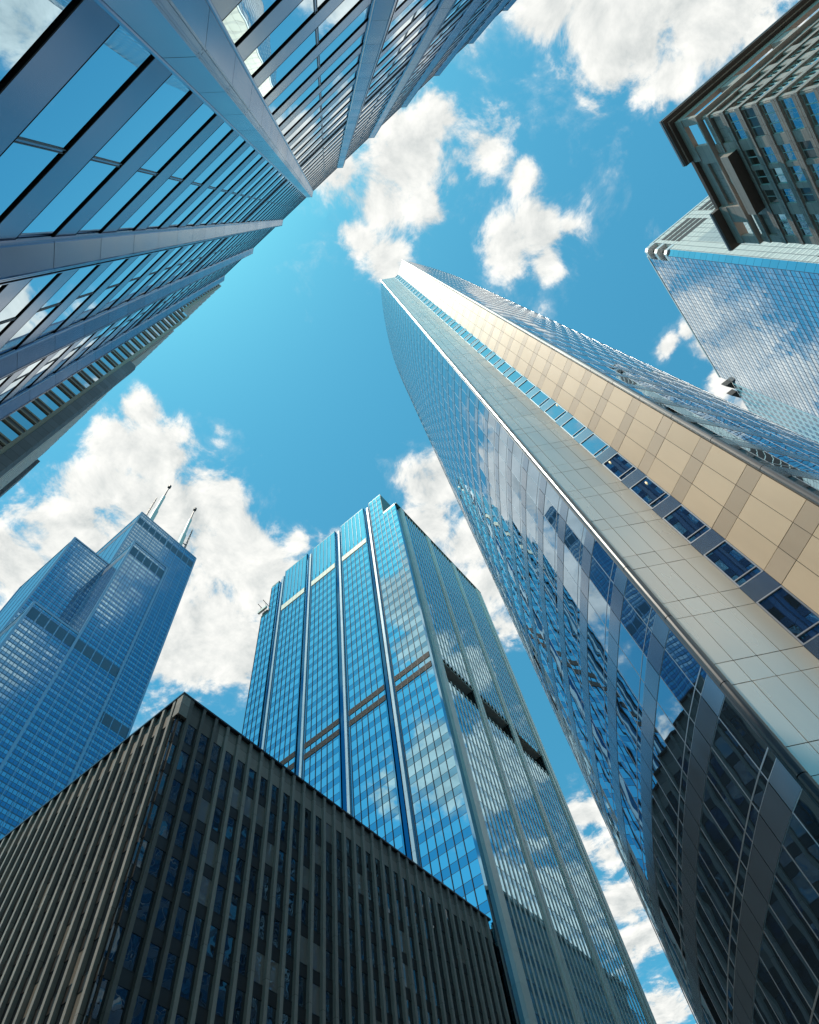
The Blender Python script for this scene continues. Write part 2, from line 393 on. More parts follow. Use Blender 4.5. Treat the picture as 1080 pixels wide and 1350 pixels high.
# ================================================================== banded stone tower beyond the glass slab (left edge)
M_gstone = stone('grey_granite', (0.145, 0.155, 0.175), 0.6, 0.12, 1.28, 30.0, 0.5)
M_bstone = stone('beige_stone', (0.42, 0.37, 0.30), 0.75, 0.12)
M_pstone = stone('pale_pink_stone', (0.78, 0.66, 0.60), 0.6, 0.08)
M_sglass = glass('stone_tower_glass', (0.55, 0.66, 0.72), 0.02, 1.0, tilt=0.02, wave=0.02, vary=0.3)
def stone_tower():
    S = 32 / 26.0
    X = -32.0; FL = 2.55 * S
    t = thing('stone_tower', 'dark stone tower with beige bands, left edge, beyond the columned glass tower', 'tower', (-46, -16, G))
    yS, yM, yU = -1.98 * S, -3.0 * S, -4.15 * S
    Zs, Zm, Zu = 74 * S, 108 * S, 148 * S
    b = MB(); b.box(X - 16, X - .6, -34, yU - 1.2, G, Zu); b.build('upper_block', M_gstone, t)
    b = MB(); b.box(X - 18, X - .6, -34, yM - 1.2, G, Zm - .01); b.build('lower_block', M_gstone, t)
    # end wall toward the viewer: windows between beige bands
    win = MB(); win.box(-2.2, 2.2, .22, .32, 0, 2.0, 0); win.box(-.05, .05, .18, .22, 0, 2.0, 1)
    bay = []
    bands = []
    for n in range(0, int((Zu + 2) / FL)):
        z = 1.6 + n * FL
        yo = yM if z < Zm - 2 else yU
        for j in range(5): bay.append((X, yo - 2.4 - j * 5.6, z + 1.12, math.pi / 2))
        bands.append((z, yo))
    rep(t, 'window', win, [M_sglass, M_dark], bay, 8.0)
    for z, yo in bands:
        if z + 1.6 > Zu: continue
        b = MB(); b.box(X - .55, X - .06, -33, yo, z, z + .25, 0); b.box(X - .5, X - .14, -33, yo - .02, z + .25, z + .85, 1); b.box(X - .55, X - .06, -33, yo, z + .85, z + 1.12, 0)
        b.build('stone_band', [M_bstone, M_gstone], t)
    for j in range(6):
        b = MB(); b.box(X - .58, X - .10, yM - 5.2 - j * 5.6 - .5, yM - 5.2 - j * 5.6 + .4, G, Zm if j == 0 else Zu); b.build('pier', M_gstone, t)
    b = MB(); b.box(X - .58, X - .03, yM - .35, yM + .02, G, Zm); b.box(X - .58, X - .03, yU - .35, yU + .02, Zm, Zu); b.build('corner_pier', M_bstone, t)
    # grey corner shaft
    b = MB(); b.prism([(X + .1, yM + .05), (X + .1, yS - .25), (X - .35, yS), (X - 1.0, yS), (X - 1.0, yM + .05)], G, Zs)
    b.build('corner_shaft', M_gstone, t)
    b = MB(); b.prism([(-51.2 + .1, yM + .3), (-51.2 + .1, -2.25), (-51.2 - 4, -2.25), (-51.2 - 4, yM + .3)], G, Zs - 1); b.build('corner_shaft', M_gstone, t, label='far grey shaft')
    # ribs on the street front
    for k in range(10):
        x = X - 1.2 - k * 1.5
        if x < X - 15: break
        b = MB(); b.box(x - .35, x + .35, yU - 1.2, yU - .02, Zm, Zu); b.build('rib', M_pstone, t)
    for k in range(40):
        x = X - 1.5 - k * 1.5
        if not (X - 4.5 < x): 
            b = MB(); b.box(x - .4, x + .4, yM - 1.2, yM - .02, Zs, Zm)
            if x > X - 17: b.build('rib', M_pstone, t)
    b = MB(); b.box(X - 40, X - 1.0, yM - .9, yS - .45, G, Zs - .8); b.build('street_front', M_gstone, t)
    for k in range(16):
        x = X - 2.2 - k * 1.9
        if -56 < x < -50.6: continue
        b = MB(); b.box(x - .62, x + .62, yS - .45, yS - .22, G, Zs - .6, 0); b.box(x + .62, x + .64, yS - .40, yS - .27, G, Zs - .6, 1); b.build('rib', [M_pstone, M_gstone], t)
stone_tower()

# ================================================================== low concrete block with close piers (bottom left)
M_conc = stone('tan_concrete', (0.27, 0.245, 0.215), 0.7, 0.16, 7.5, 900.0, 0.6, 6.0, 0.006)
M_bglass = glass('block_glass', (0.012, 0.016, 0.022), 0.01, 0.0, ior=2.3, tilt=0.04, wave=0.09, wscale=0.45, vary=0.0, blinds=0.10)
M_bspan = plain('brown_spandrel', (0.035, 0.032, 0.03), 0.4)
M_warm = newmat('warm_lamp')[0]
MATS['warm_lamp'].node_tree.nodes['Principled BSDF'].inputs['Emission Color'].default_value = (1, .72, .35, 1)
MATS['warm_lamp'].node_tree.nodes['Principled BSDF'].inputs['Emission Strength'].default_value = 1.2
def pier_block():
    H = 60.0; X = -44.6; Y = 25.5; P = 1.79; FL = 3.75; HEAD = 56.8
    t = thing('concrete_block', 'low brown block with close vertical concrete piers, bottom left', 'building', (-70, 52, G))
    YE = 83.5; XE = -112.0; PD = .38
    b = MB(); b.box(XE, X - PD - .3, Y + PD + .3, YE, G, H - .6); b.build('core', M_black, t)
    # parapet, recessed behind the piers
    b = MB()
    b.box(XE, X - PD, Y + PD, Y + PD + .3, HEAD, H - .15); b.box(X - PD - .3, X - PD, Y + PD, YE, HEAD, H - .15, faces='xXYzZ')
    b.build('parapet', M_conc, t)
    b = MB(); b.box(XE, X + .06, Y - .06, Y + .5, H - .15, H + .08); b.box(X - .5, X + .06, Y + .5, YE + .1, H - .15, H + .08, faces='xXYzZ'); b.build('roof_edge', M_darkmet, t)
    # solid corner panel above the corner window
    b = MB(); b.box(X - .95, X, Y, Y + PD, HEAD, H - .15); b.box(X - PD, X, Y + PD, Y + 1.18, HEAD, H - .15, faces='xXYzZ'); b.build('corner_panel', M_conc, t)
    wR, wL = .40, .36
    yr = [Y + 1.18 + P * k for k in range(32)]
    xl = [X - 1.25 - 1.70 * k for k in range(39)]
    for y in yr:
        b = MB(); b.box(X - PD - .12, X, y, y + wR, G, H - .15); b.build('pier', M_conc, t)
    for x in xl:
        b = MB(); b.box(x - wL, x, Y, Y + PD + .12, G, H - .15); b.build('pier', M_conc, t)
    b = MB(); b.box(X - PD - .12, X - PD + .05, Y + PD - .05, Y + PD + .12, G, HEAD); b.build('corner_post', plain('bronze', (0.10, 0.06, 0.04), 0.4), t)
    def unit(wd, a):
        u = MB()
        u.box(-wd / 2, wd / 2, .0, .06, 1.15, FL - .03, 0, 'y')
        u.box(-wd / 2, wd / 2, -.03, .05, 0, 1.12, 1)
        u.box(-wd / 2, wd / 2, -.05, .0, 1.10, 1.16, 2); u.box(-wd / 2, wd / 2, -.04, .0, FL - .05, FL, 2)
        return u
    nf = int((HEAD - G) / FL) + 1
    PR = []; PL = []
    for n in range(nf):
        z = HEAD - FL * (n + 1)
        if z < G - 1: continue
        for k in range(31): PR.append((X - PD - .02, (yr[k] + wR + yr[k + 1]) / 2, z, math.pi / 2))
        PR.append((X - PD - .02, Y + PD + .4, z, math.pi / 2))
        for k in range(38): PL.append(((xl[k] - wL + xl[k + 1]) / 2, Y + PD + .02, z, 0.0))
        PL.append((X - PD - .43, Y + PD + .02, z, 0.0))
    rep(t, 'window', unit(1.39, 0), [M_bglass, M_bspan, M_dark], PR, 4.5)
    rep(t, 'window', unit(1.35, 0), [M_bglass, M_bspan, M_dark], PL, 4.5)
    for (y, z) in ((34.2, 36.9), (37.9, 33.2), (45.0, 29.6), (59.3, 36.8), (66.4, 40.8)):
        b = MB(); b.tube((X - PD + .0, y, z), (X - PD + .0, y, z + .14), .07, .05, 8); b.build('lamp', M_warm, t)
pier_block()

# ================================================================== blue curtain wall tower, centre
M_cglass = glass('centre_vision_glass', (0.33, 0.60, 0.73), 0.012, 1.0, tilt=0.004, wave=0.010, wscale=0.3, vary=0.04)
M_cspan = glass('centre_spandrel_glass', (0.14, 0.37, 0.53), 0.03, 1.0, tilt=0.004, wave=0.006, vary=0.04)
M_cfin = metal('centre_fin_metal', (0.42, 0.50, 0.55), 0.4, 0.4, 0.05, 0.06)
M_crib = metal('centre_rib_metal', (0.82, 0.77, 0.68), 0.45, 0.15, 0.04, 0.05)
M_cscreen = glass('crown_screen_glass', (0.40, 0.60, 0.70), 0.06, 1.0, tilt=0.008, wave=0.01, vary=0.10)
M_cteal = plain('teal_steel', (0.10, 0.20, 0.19), 0.5, 0.3)
M_cream = plain('cream_panel', (0.80, 0.72, 0.58), 0.6)
M_louv = plain('louvre_brown', (0.028, 0.027, 0.028), 0.6)
M_soff = plain('slot_soffit', (0.62, 0.57, 0.50), 0.7)
def centre_tower():
    X = -44.5; Y = 84.0; YE = 135.8; FL = 4.4; Z0 = 65.8 - 15 * FL - FL; HL = 212.7; HH = 229.3
    t = thing('curtain_wall_tower', 'bright blue glass tower with white fins behind the low brown block', 'tower', (-77, 110, G))
    b = MB(); b.box(-107.5, X - 4.6, Y + 1.6, YE - 1, G, HL - .5); b.build('core', M_black, t)
    b = MB(); b.box(-102.2, -50.1, Y + 1.7, YE - 8, HL - .5, HH - 1.5); b.build('penthouse', M_cteal, t)
    bays = [(-55.4, -44.6, 6), (-69.9, -58.4, 6), (-84.4, -72.9, 6), (-98.9, -87.4, 6), (-109.5, -102.1, 4)]
    fins = [-56.9, -71.4, -85.9, -100.5]
    vis = 2.62
    def unit(wd, screen=False):
        u = MB()
        if screen: u.box(-wd / 2, wd / 2, 0, .08, 0, FL, 0)
        else:
            u.box(-wd / 2, wd / 2, 0, .08, 0, FL - vis, 1, 'xXyzZ'); u.box(-wd / 2, wd / 2, 0, .08, FL - vis + .01, FL, 0, 'xXyzZ')
            u.box(-wd / 2, wd / 2, -.02, 0, FL - vis - .03, FL - vis + .03, 2)
        u.box(-wd / 2 - .04, -wd / 2 + .05, -.14, .0, 0, FL, 2)
        if not screen: u.box(-wd / 2, wd / 2, -.02, 0, -.03, .03, 2)
        return u
    pl = []; pls = []
    louv_z = ((123.1, 125.0), (119.5, 121.4))
    for bi, (x0, x1, n) in enumerate(bays):
        wd = 1.80
        mar = (x1 - x0 - n * wd) / 2
        for k in range(n):
            xc = x0 + mar + (k + .5) * wd
            for f in range(60):
                z = Z0 + f * FL
                if z + FL < G: continue
                top = HH
                if bi == 0 and xc > -50.0: top = HL
                if bi == 4: top = 208.5 if k < 2 else 225.7
                if z + FL > top + .2: continue
                if z > 203.5 and bi in (1, 2, 3): pls.append((xc, Y, z, 0.0))
                else: pl.append((xc, Y, z, 0.0))
        # bay side strips, wall behind, coping
        top = HH if bi < 4 else 225.7
        if bi == 0:
            b = MB(); b.box(x0 - .03, x0 + mar - .06, Y - .02, Y + 1.3, G, HH); b.box(x1 - mar + .06, x1, Y - .02, Y + .5, G, HL)
            b.build('bay_edge', M_cspan, t)
            b = MB(); b.box(x0, -49.9, Y + .1, Y + .5, G, HH); b.box(-49.9, x1, Y + .1, Y + .5, G, HL)
            b.box(-49.95, -49.8, Y + .5, YE - 8, HL - 1, HH - .2)
            b.build('bay_wall', M_cteal, t)
        else:
            b = MB(); b.box(x0, x0 + mar - .06, Y - .02, Y + 1.3, G, top if bi < 4 else 208.5); b.box(x1 - mar + .06, x1, Y - .02, Y + 1.3, G, top); b.build('bay_edge', M_cspan, t)
            b = MB(); b.box(x0, x1, Y + .1, Y + .5, G, top if bi < 4 else 208.5)
            if bi == 4: b.box(x0 + mar + 2 * wd, x1, Y + .1, Y + .5, 208.5, top)
            b.build('bay_wall', M_cteal, t)
        if bi in (1, 2, 3):
            b = MB()
            for k in range(6): b.box(x0 + .2 + k * 1.86, x0 + .2 + k * 1.86 + 1.80, Y - .18, Y - .02, 200.4, 203.5)
            b.build('light_band', M_cream, t)
        for za, zb in louv_z:
            b = MB()
            b.box(x0 + .1, x1 - .1, Y - .06, Y - .03, za, zb, 1)
            for k in range(10): b.box(x0 + .1, x1 - .1, Y - .13, Y - .05, za + k * (zb - za) / 10, za + k * (zb - za) / 10 + .09, 0)
            b.build('louvre_band', [M_louv, M_louv], t)
    far = lambda p: p[2] < 60 + 0.0 * p[0] and p[0] < -44 and p[1] < 85 and p[2] < 0.715 * p[1]
    rep(t, 'curtain_wall_panel', unit(1.80), [M_cglass, M_cspan, M_dark], pl, 8.0, hide=far)
    rep(t, 'crown_panel', unit(1.80, True), [M_cscreen, M_cspan, M_cfin], pls, 8.0)
    for x in fins:
        top = HH - 1.5
        b = MB(); b.box(x - 1.5, x + 1.5, Y + 1.15, Y + 1.3, G, top); b.build('recess_glass', M_cspan, t)
        b = MB()
        z = Z0
        while z < top: b.box(x - .38, x + .38, Y + .5, Y + 1.15, max(z, G), min(z + FL - .04, top)); z += FL
        b.build('fin', M_cfin, t)
        b = MB(); b.box(x - 1.45, x + 1.45, Y + 1.3, Y + 2.2, HH - 24, HH - 2); b.build('fin_frame', M_cteal, t)
    # ---- right-hand face with close metal ribs
    secs = [(89.3, 101.6), (104.6, 116.9), (119.9, 132.2)]
    slot = (119.8, 126.0)
    b = MB(); b.box(X - .55, X - .35, Y + .2, 86.9, G, HL); b.build('corner_glass', M_cspan, t)
    for y0, y1 in ((86.9, 88.9), (102.0, 103.0), (103.25, 104.25), (117.3, 118.3), (118.55, 119.55), (132.6, 133.6), (134.3, 135.8)):
        b = MB(); z = Z0
        while z < HL: b.box(X - .4, X + .35, y0, y1, max(z, G), min(z + FL - .03, HL - .1)); z += FL
        b.build('pier', M_crib, t)
        b = MB(); b.box(X - .6, X - .42, y0 - .4, y1 + .4, G, HL); b.build('pier_backing', M_cspan, t)
    u = MB(); pw = 12.3 / 8
    u.box(-pw / 2, pw / 2, 0, .08, 0, 1.5, 1, 'xXyzZ'); u.box(-pw / 2, pw / 2, 0, .08, 1.51, FL, 0, 'xXyzZ'); u.box(-pw / 2, pw / 2, -.02, 0, 1.45, 1.53, 2)
    pr = []
    for y0, y1 in secs:
        for k in range(8):
            for f in range(60):
                z = Z0 + f * FL
                if z + FL < G or z + FL > HL + .3: continue
                if z + FL > slot[0] + .3 and z < slot[1] - .3: continue
                pr.append((X, y0 + (k + .5) * pw, z, math.pi / 2))
        for k in range(9):
            y = y0 + k * pw
            b = MB()
            for za, zb in ((G, slot[0] - .1), (slot[1] + .1, HL + .02)):
                b.box(X - .02, X + .09, y - .20, y + .20, za, zb, 0); b.box(X - .02, X + .01, y - .32, y - .20, za, zb, 1); b.box(X - .02, X + .01, y + .20, y + .30, za, zb, 1)  # dark strips flank each rib, painted in as its shadow line
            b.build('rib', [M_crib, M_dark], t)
        b = MB()
        b.box(X - 4.5, X - .1, y0 - .3, y1 + .3, slot[1] - .1, slot[1] + .25, 0); b.box(X - 4.5, X - .1, y0 - .3, y1 + .3, slot[0] - .35, slot[0] + .1, 1)
        b.box(X - 4.55, X - 4.4, y0 - .3, y1 + .3, slot[0], slot[1], 1); b.box(X - 4.4, X - .1, y1 + .0, y1 + .25, slot[0], slot[1], 1); b.box(X - 4.4, X - .1, y0 - .25, y0, slot[0], slot[1], 1)
        b.build('plant_slot', [M_soff, M_louv], t)
    hideR = lambda p: False
    rep(t, 'window', u, [M_cglass, M_cspan, M_dark], pr, 5.0, hide=hideR)
    b = MB(); b.box(-50, X + .42, Y + .5, YE, HL + .02, HL + .3); b.build('roof', M_cteal, t)
    # ---- window cleaning cradle on the low left corner
    g = thing('cleaning_cradle', 'window cleaning cradle on the left roof corner of the bright blue tower', 'cradle', (-108.2, 83.6, 208.5))
    b = MB(); b.box(-110.6, -106.4, 82.9, 83.7, 210.1, 211.3); b.build('basket', M_crib, g)
    b = MB(); b.box(-109.4, -107.0, 84.2, 86.2, 208.6, 210.6); b.build('carriage', M_dark, g)
    for dx in (-109.8, -107.2):
        b = MB(); b.tube((dx, 85.5, 210.6), (dx, 85.2, 213.6), .12); b.tube((dx, 85.2, 213.6), (dx, 81.8, 214.6), .12); b.tube((dx, 83.3, 214.1), (dx, 83.3, 211.3), .05)
        b.build('davit_arm', M_dark, g)
centre_tower()

# ================================================================== stepped black-blue skyscraper with two masts (left background)
M_wgl = grid_glass('tube_glass', 1.6, 4.0, 0, (0.30, 0.50, 0.66), (0.10, 0.26, 0.44), (0.06, 0.13, 0.20), 0.55, 0.14, 0.07, 0.006, 0.004, 0.03)
M_wcol = metal('tube_column', (0.20, 0.34, 0.46), 0.35, 0.8, 0.03, 0.05)
M_wlv = plain('tube_louvre', (0.045, 0.105, 0.18), 0.6)
M_mast = plain('mast_white', (0.55, 0.55, 0.54), 0.5)
def stepped_tower():
    t = thing('stepped_skyscraper', 'very tall blue stepped skyscraper with two white antenna masts', 'skyscraper', (-255, 70, G))
    W = 24.6
    def tube(x, y0, y1, x2, H, louv, e=0.0):
        b = MB(); b.box(x2, x, y0, y1, G, H); b.build('tube_section', M_wgl, t)
        b = MB()
        for yy in (y0, y1):
            b.box(x - .6, x + .35 + e, yy - .55 - e, yy + .55 - e, G, H + .4)
        b.box(x2 - .3, x2 + 1, y0 - .35, y0 + .6, G, H + .4)
        n = max(1, round((y1 - y0) / W))
        for k in range(1, n): b.box(x - .6, x + .3, y0 + k * (y1 - y0) / n - .5, y0 + k * (y1 - y0) / n + .5, G, H + .3)
        b.build('edge_column', M_wcol, t)
        for k in range(1, 5 * n):
            if k % 5 == 0: continue
            yy = y0 + k * (y1 - y0) / (5 * n)
            b = MB(); b.box(x, x + .14, yy - .16, yy + .16, G, H); b.build('mullion', M_wcol, t)
        nx = 4
        for k in range(1, nx + 1):
            xx = x2 + (x - x2) * k / (nx + 1)
            b = MB(); b.box(xx - .16, xx + .16, y0 - .14, y0, G, H); b.build('mullion', M_wcol, t)
        for za, zb in louv:
            for k in range(5 * n):
                ya = y0 + k * (y1 - y0) / (5 * n); yb = y0 + (k + 1) * (y1 - y0) / (5 * n)
                b = MB(); b.box(x - .1, x + .07, ya + .3, yb - .3, za, zb); b.build('louvre_band', M_wlv, t)
            b = MB(); b.box(x2 + .5, x - .8, y0 - .07, y0 + .1, za, zb); b.build('louvre_band', M_wlv, t)
        b = MB(); b.box(x2, x + .2, y0 - .2, y1 + .2, H, H + 1.2); b.build('roof_edge', M_wcol, t)
    tube(-230.0, 58.4, 108.8, -279, 440, ((255.5, 262.5), (425.5, 433.0)))
    tube(-230.0, 33.6, 58.2, -279, 363, ((255.5, 262.5),), .05)
    tube(-205.0, 57.4, 82.0, -229.9, 359, ((255.5, 262.0), (346.0, 354.5)), .1)
    tube(-205.0, 33.2, 57.38, -229.9, 264, ((254.5, 261.5),), .16)
    # rooftop clutter on the middle tube
    b = MB()
    for k in range(7): b.box(-207 - k * .4, -206.2 - k * .4, 61 + k * 2.4, 62.4 + k * 2.4, 360, 361.2 + (k % 3) * .9)
    b.build('roof_equipment', M_dark, t)
    for (x, y, zb, zt) in ((-254, 73.0, 441, 557), (-254, 102.6, 441, 557)):
        b = MB()
        b.tube((x, y, zb), (x, y, zb + 62), 2.5, 2.3, 14); b.tube((x, y, zb + 62), (x, y, zb + 92), 1.6, 1.4, 12)
        am = b.build('antenna_mast', [M_mast, M_dark], t)
        b = MB(); b.tube((x, y, zb + 90), (x, y, zt - 3), .7, .5, 8, 1); b.tube((x, y, zt - 3.5), (x, y, zt), 1.4, 1.4, 10, 1)
        b.build('mast_tip', [M_mast, M_dark], am)
    for (x, y, zt) in ((-262, 70.6, 539), (-254, 111.0 - 3.0, 521)):
        b = MB()
        for dx, dy in ((-.7, -.7), (.7, -.7), (.7, .7), (-.7, .7)): b.tube((x + dx, y + dy, 441), (x + dx * .4, y + dy * .4, zt), .22, .16, 6)
        z = 445
        while z < zt - 6:
            b.tube((x - .7, y - .7, z), (x + .7, y + .7, z + 3), .12, n=5); b.tube((x + .7, y - .7, z + 3), (x - .7, y + .7, z + 6), .12, n=5); z += 6
        b.tube((x, y, 492), (x + (0 if y > 90 else 8), y + (-5 if y > 90 else 2.4), 492), .4, n=6)
        b.build('lattice_mast', M_dark, t)
stepped_tower()

# ================================================================== white and mirror glass tower (right background)
M_mir = grid_glass('mirror_wall', 2.05, 3.9, 0, (0.68, 0.80, 0.88), (0.56, 0.70, 0.80), (0.05, 0.08, 0.14), 0.55, 0.09, 0.06, 0.010, 0.02, 0.02, 9, (0.72, 0.82, 0.88))
M_wpan = grid_glass('white_panel_wall', 2.3, 2.6, 0, (0.82, 0.77, 0.70), (0.84, 0.79, 0.72), (0.10, 0.11, 0.13), 0.5, 0.08, 0.035, 0.01, 0.0, 0.42, metal_s=0.25, mull_metal=0.1)
M_wfr = grid_glass('white_frame_wall', 3.0, 3.9, 0, (0.30, 0.36, 0.42), (0.82, 0.84, 0.85), (0.82, 0.84, 0.85), 0.62, 0.34, 0.02, 0.02, 0.0, 0.12, metal_s=0.5, mull_metal=0.1)
M_blueg = glass('corner_blue_glass', (0.30, 0.50, 0.62), 0.02, 1.0)
M_wcop = metal('white_metal', (0.74, 0.75, 0.75), 0.4, 0.3)
def white_tower():
    H = 270.0; X = 89.6; Y = 89.9
    t = thing('white_glass_tower', 'white and mirror glass tower with black louvres, behind the brown stone tower', 'tower', (125, 130, G))
    b = MB(); b.box(X + 1.7, 190, Y, Y + 3, G, 252); b.box(X + 4.2, 190, Y + .001, Y + 3, 252, H); b.box(X + 16, 190, Y + 3, 158, G, H - 4); b.build('panel_wall', M_wpan, t)
    b = MB(); b.box(X, X + 1.6, Y + 1.7, 158, G, 252); b.box(X + .001, X + 1.6, Y + 4.2, 158, 252, H); b.box(X + 2.0, X + 15.9, Y + 4.3, 158, G, H - 4.1); b.build('mirror_wall', M_mir, t)
    # glazed chamfer at the corner, cut into panes
    b = MB(); z = G
    while z < 252:
        b.prism([(X + .05, Y + 1.7), (X + 1.7, Y + .05), (X + 1.7, Y + 1.7)], z + .05, min(z + 3.9, 252) - .05, 0); z += 3.9
    b.build('corner_glass', M_blueg, t)
    # crown corner: two white hoops with dark openings between
    for za, zb in ((252, 254.0), (260, 262.0), (268.0, 270.3)):
        b = MB(); b.prism([(X, Y + 4.2), (X - .1, Y + .9), (X + .9, Y - .1), (X + 4.2, Y - .1), (X + 4.2, Y + 4.2)], za, zb); b.build('crown_hoop', M_wcop, t)
    b = MB(); b.prism([(X + 1.9, Y + 4.2), (X + 1.9, Y + 1.9), (X + 4.2, Y + 1.9), (X + 4.2, Y + 4.2)], 252, 269.5); b.build('crown_recess', M_black, t)
    for k in range(3):
        x0 = X + 6 + k * 17.0
        for r in range(4):
            b = MB(); b.box(x0, x0 + 12.5, Y - .06, Y + .05, 251.5 + r * 3.9, 251.5 + r * 3.9 + 2.9); b.build('louvre_panel', M_wlv if False else M_louv, t)
    for r in range(6):
        b = MB(); b.box(X + 4, X + 40, Y - .06, Y + .05, 150 + r * 3.9, 150 + r * 3.9 + 3.2); b.build('louvre_panel', M_black, t)
    b = MB(); b.box(X + 7, X + 60, Y - .05, Y + .04, 205, 240); b.build('grey_panel_field', grid_glass('grey_panel_wall', 2.3, 2.6, 0, (0.50, 0.51, 0.50), (0.54, 0.55, 0.53), (0.22, 0.24, 0.27), 0.5, 0.06, 0.02, 0.01, 0.0, 0.42, metal_s=0.25, mull_metal=0.1), t)
    b = MB(); b.box(X - .15, X + .3, Y + 3, 158.2, H, H + 1.0); b.box(X + 3, 190, Y - .15, Y + .3, H, H + 1.0); b.build('roof_edge', M_wcop, t)
    # lower rear wing with white framed windows
    b = MB(); b.box(X + .4, X + 60, 158.2, 215, G, 262); b.build('rear_wing', M_wfr, t)
    for yy in (158.6, 164.0):
        b = MB(); b.prism([(X - 2.6, yy), (X + .4, yy), (X + .4, yy + 4.2)], 262.2, 266); b.build('roof_bracket', M_louv, t)
white_tower()

# ================================================================== brown stone tower with a heavy flat roof (top right)
M_bst = stone('brown_granite', (0.38, 0.32, 0.28), 0.55, 0.14, 1.05, 1.5, 0.55)
M_bpier = stone('brown_granite_pier', (0.41, 0.345, 0.30), 0.55, 0.14, 1.6, 40.0, 0.4)
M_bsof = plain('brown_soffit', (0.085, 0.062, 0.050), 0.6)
M_brgl = glass('green_blue_glass', (0.55, 0.82, 0.84), 0.02, 1.0, tilt=0.06, wave=0.03, wscale=0.4, vary=0.2, blinds=0.2)
M_brfr = plain('pale_green_frame', (0.50, 0.58, 0.55), 0.5)
def brown_tower():
    S = 0.811
    def q(v): return v * S
    t = thing('stone_office_tower', 'brown stone tower with overhanging flat roof in the top right corner', 'tower', (q(86), q(47), G))
    X = q(67.2); Y = q(32.5); YE = q(62.5); XE = q(125); FL = q(5.25); T = q(150)
    topw = q(141.0)            # underside of the open attic
    PD = .9
    b = MB(); b.box(X + PD + .25, XE, Y + PD + .25, YE, G, topw); b.build('core', M_bst, t)
    # window walls: flush piers, storeys divided by projecting moulded bands
    cols = [(33.9, 39.4, 3), (41.5, 44.9, 2), (45.8, 49.1, 2), (50.2, 53.3, 2), (55.7, 60.8, 3)]
    nfl = 26
    zt = [q(132.6) - k * FL for k in range(nfl)]
    hgt = q(3.15)
    for y0, y1 in [(32.5, 33.9), (39.4, 41.5), (44.9, 45.8), (49.1, 50.2), (53.3, 55.7), (60.8, 62.5)]:
        b = MB(); b.box(X + PD - .16, X + PD + .3, q(y0) + (.9 if y0 == 32.5 else 0), q(y1), G, topw); b.build('pier', M_bpier, t)
    def win(wd, n, hgt):
        u = MB()
        u.box(-wd / 2, wd / 2, 0, .05, 0, hgt, 0, 'y')
        for k in range(n + 1):
            xx = -wd / 2 + k * wd / n
            u.box(xx - .05, xx + .05, -.06, 0, 0, hgt, 1)
        u.box(-wd / 2, wd / 2, -.10, 0, -.06, .06, 1)
        u.box(-wd / 2, wd / 2, -.05, 0, hgt - .05, hgt + .03, 1)
        return u
    for (y0, y1, n) in cols:
        P = [(X + PD + .06, q((y0 + y1) / 2), z - hgt, -math.pi / 2) for z in zt if z - hgt > G]
        rep(t, 'window', win(q(y1 - y0), n, hgt), [M_brgl, M_brfr], P, 9)
    for z in zt + [zt[0] + FL]:
        z1 = min(z + FL - hgt - .1, topw)
        b = MB()
        b.box(X + PD - .12, X + PD + .25, Y + PD - .12, YE, z + .05, z1)
        b.box(X + PD - .36, X + PD - .12, Y + PD - .36, YE, z + .12, z + .60)
        b.box(X + PD - .24, X + PD - .12, Y + PD - .24, YE, z1 - .70, z1 - .06)
        b.build('moulded_band', M_bst, t)
    # middle recess with panelled wall and arched pale moulding
    b = MB(); b.box(X + PD - .35, X + PD + .2, q(41.3), q(53.5), q(136.8), q(144.5)); b.build('panelled_wall', M_bst, t)
    b = MB()
    for k in range(14):
        a0 = k / 14; a1 = (k + 1) / 14
        f = lambda a: (q(43 + 8.5 * a), q(136.9) + q(3.4) * math.sin(math.pi * a))
        p0 = f(a0); p1 = f(a1); b.tube((X + PD - .5, p0[0], p0[1]), (X + PD - .5, p1[0], p1[1]), .16, n=6)
    b.build('arch_moulding', M_brfr, t)
    # projecting bay box under it
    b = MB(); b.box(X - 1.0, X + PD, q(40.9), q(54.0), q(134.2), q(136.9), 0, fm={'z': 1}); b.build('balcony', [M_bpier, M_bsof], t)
    # south-east face (-y): piers, windows
    xcols = []; xx = X + 2.4
    P = []; b = MB(); PX = [X + .6]
    k = 0
    while xx < XE - 4:
        wd = 2.6 if k % 3 else 3.6
        xcols.append((xx, xx + wd)); PX.append(xx + wd + .65); xx += wd + 1.35; k += 1
    for x0, x1 in xcols:
        for z in zt:
            if z - hgt > G: P.append(((x0 + x1) / 2, Y + PD + .06, z - hgt, 0.0))
    rep(t, 'window', win(2.7, 3, hgt), [M_brgl, M_brfr], P, 8)
    for k, x in enumerate(PX):
        b = MB(); b.box(x - .65 + (.95 if k == 0 else 0), x + .65 + (.3 if k == 0 else 0), Y + PD - .16, Y + PD + .3, G, topw); b.build('pier', M_bpier, t)
    for z in zt + [zt[0] + FL]:
        z1 = min(z + FL - hgt - .1, topw)
        b = MB()
        b.box(X + PD + .25, XE, Y + PD - .12, Y + PD + .25, z + .05, z1)
        b.box(X + PD - .12, XE, Y + PD - .36, Y + PD - .12, z + .12, z + .60)
        b.box(X + PD - .12, XE, Y + PD - .24, Y + PD - .12, z1 - .70, z1 - .06)
        b.build('moulded_band', M_bst, t)
    # attic: ring beam, posts, open loggia between, roof slab with deep soffit
    zb0, zb1 = topw, q(141.5)
    b = MB()
    b.box(X + .05, X + .95, Y + .02, YE, zb0, zb1); b.box(X + .95, XE, Y + .02, Y + .95, zb0, zb1); b.build('sill_beam', M_bpier, t)
    zr = q(146.6)
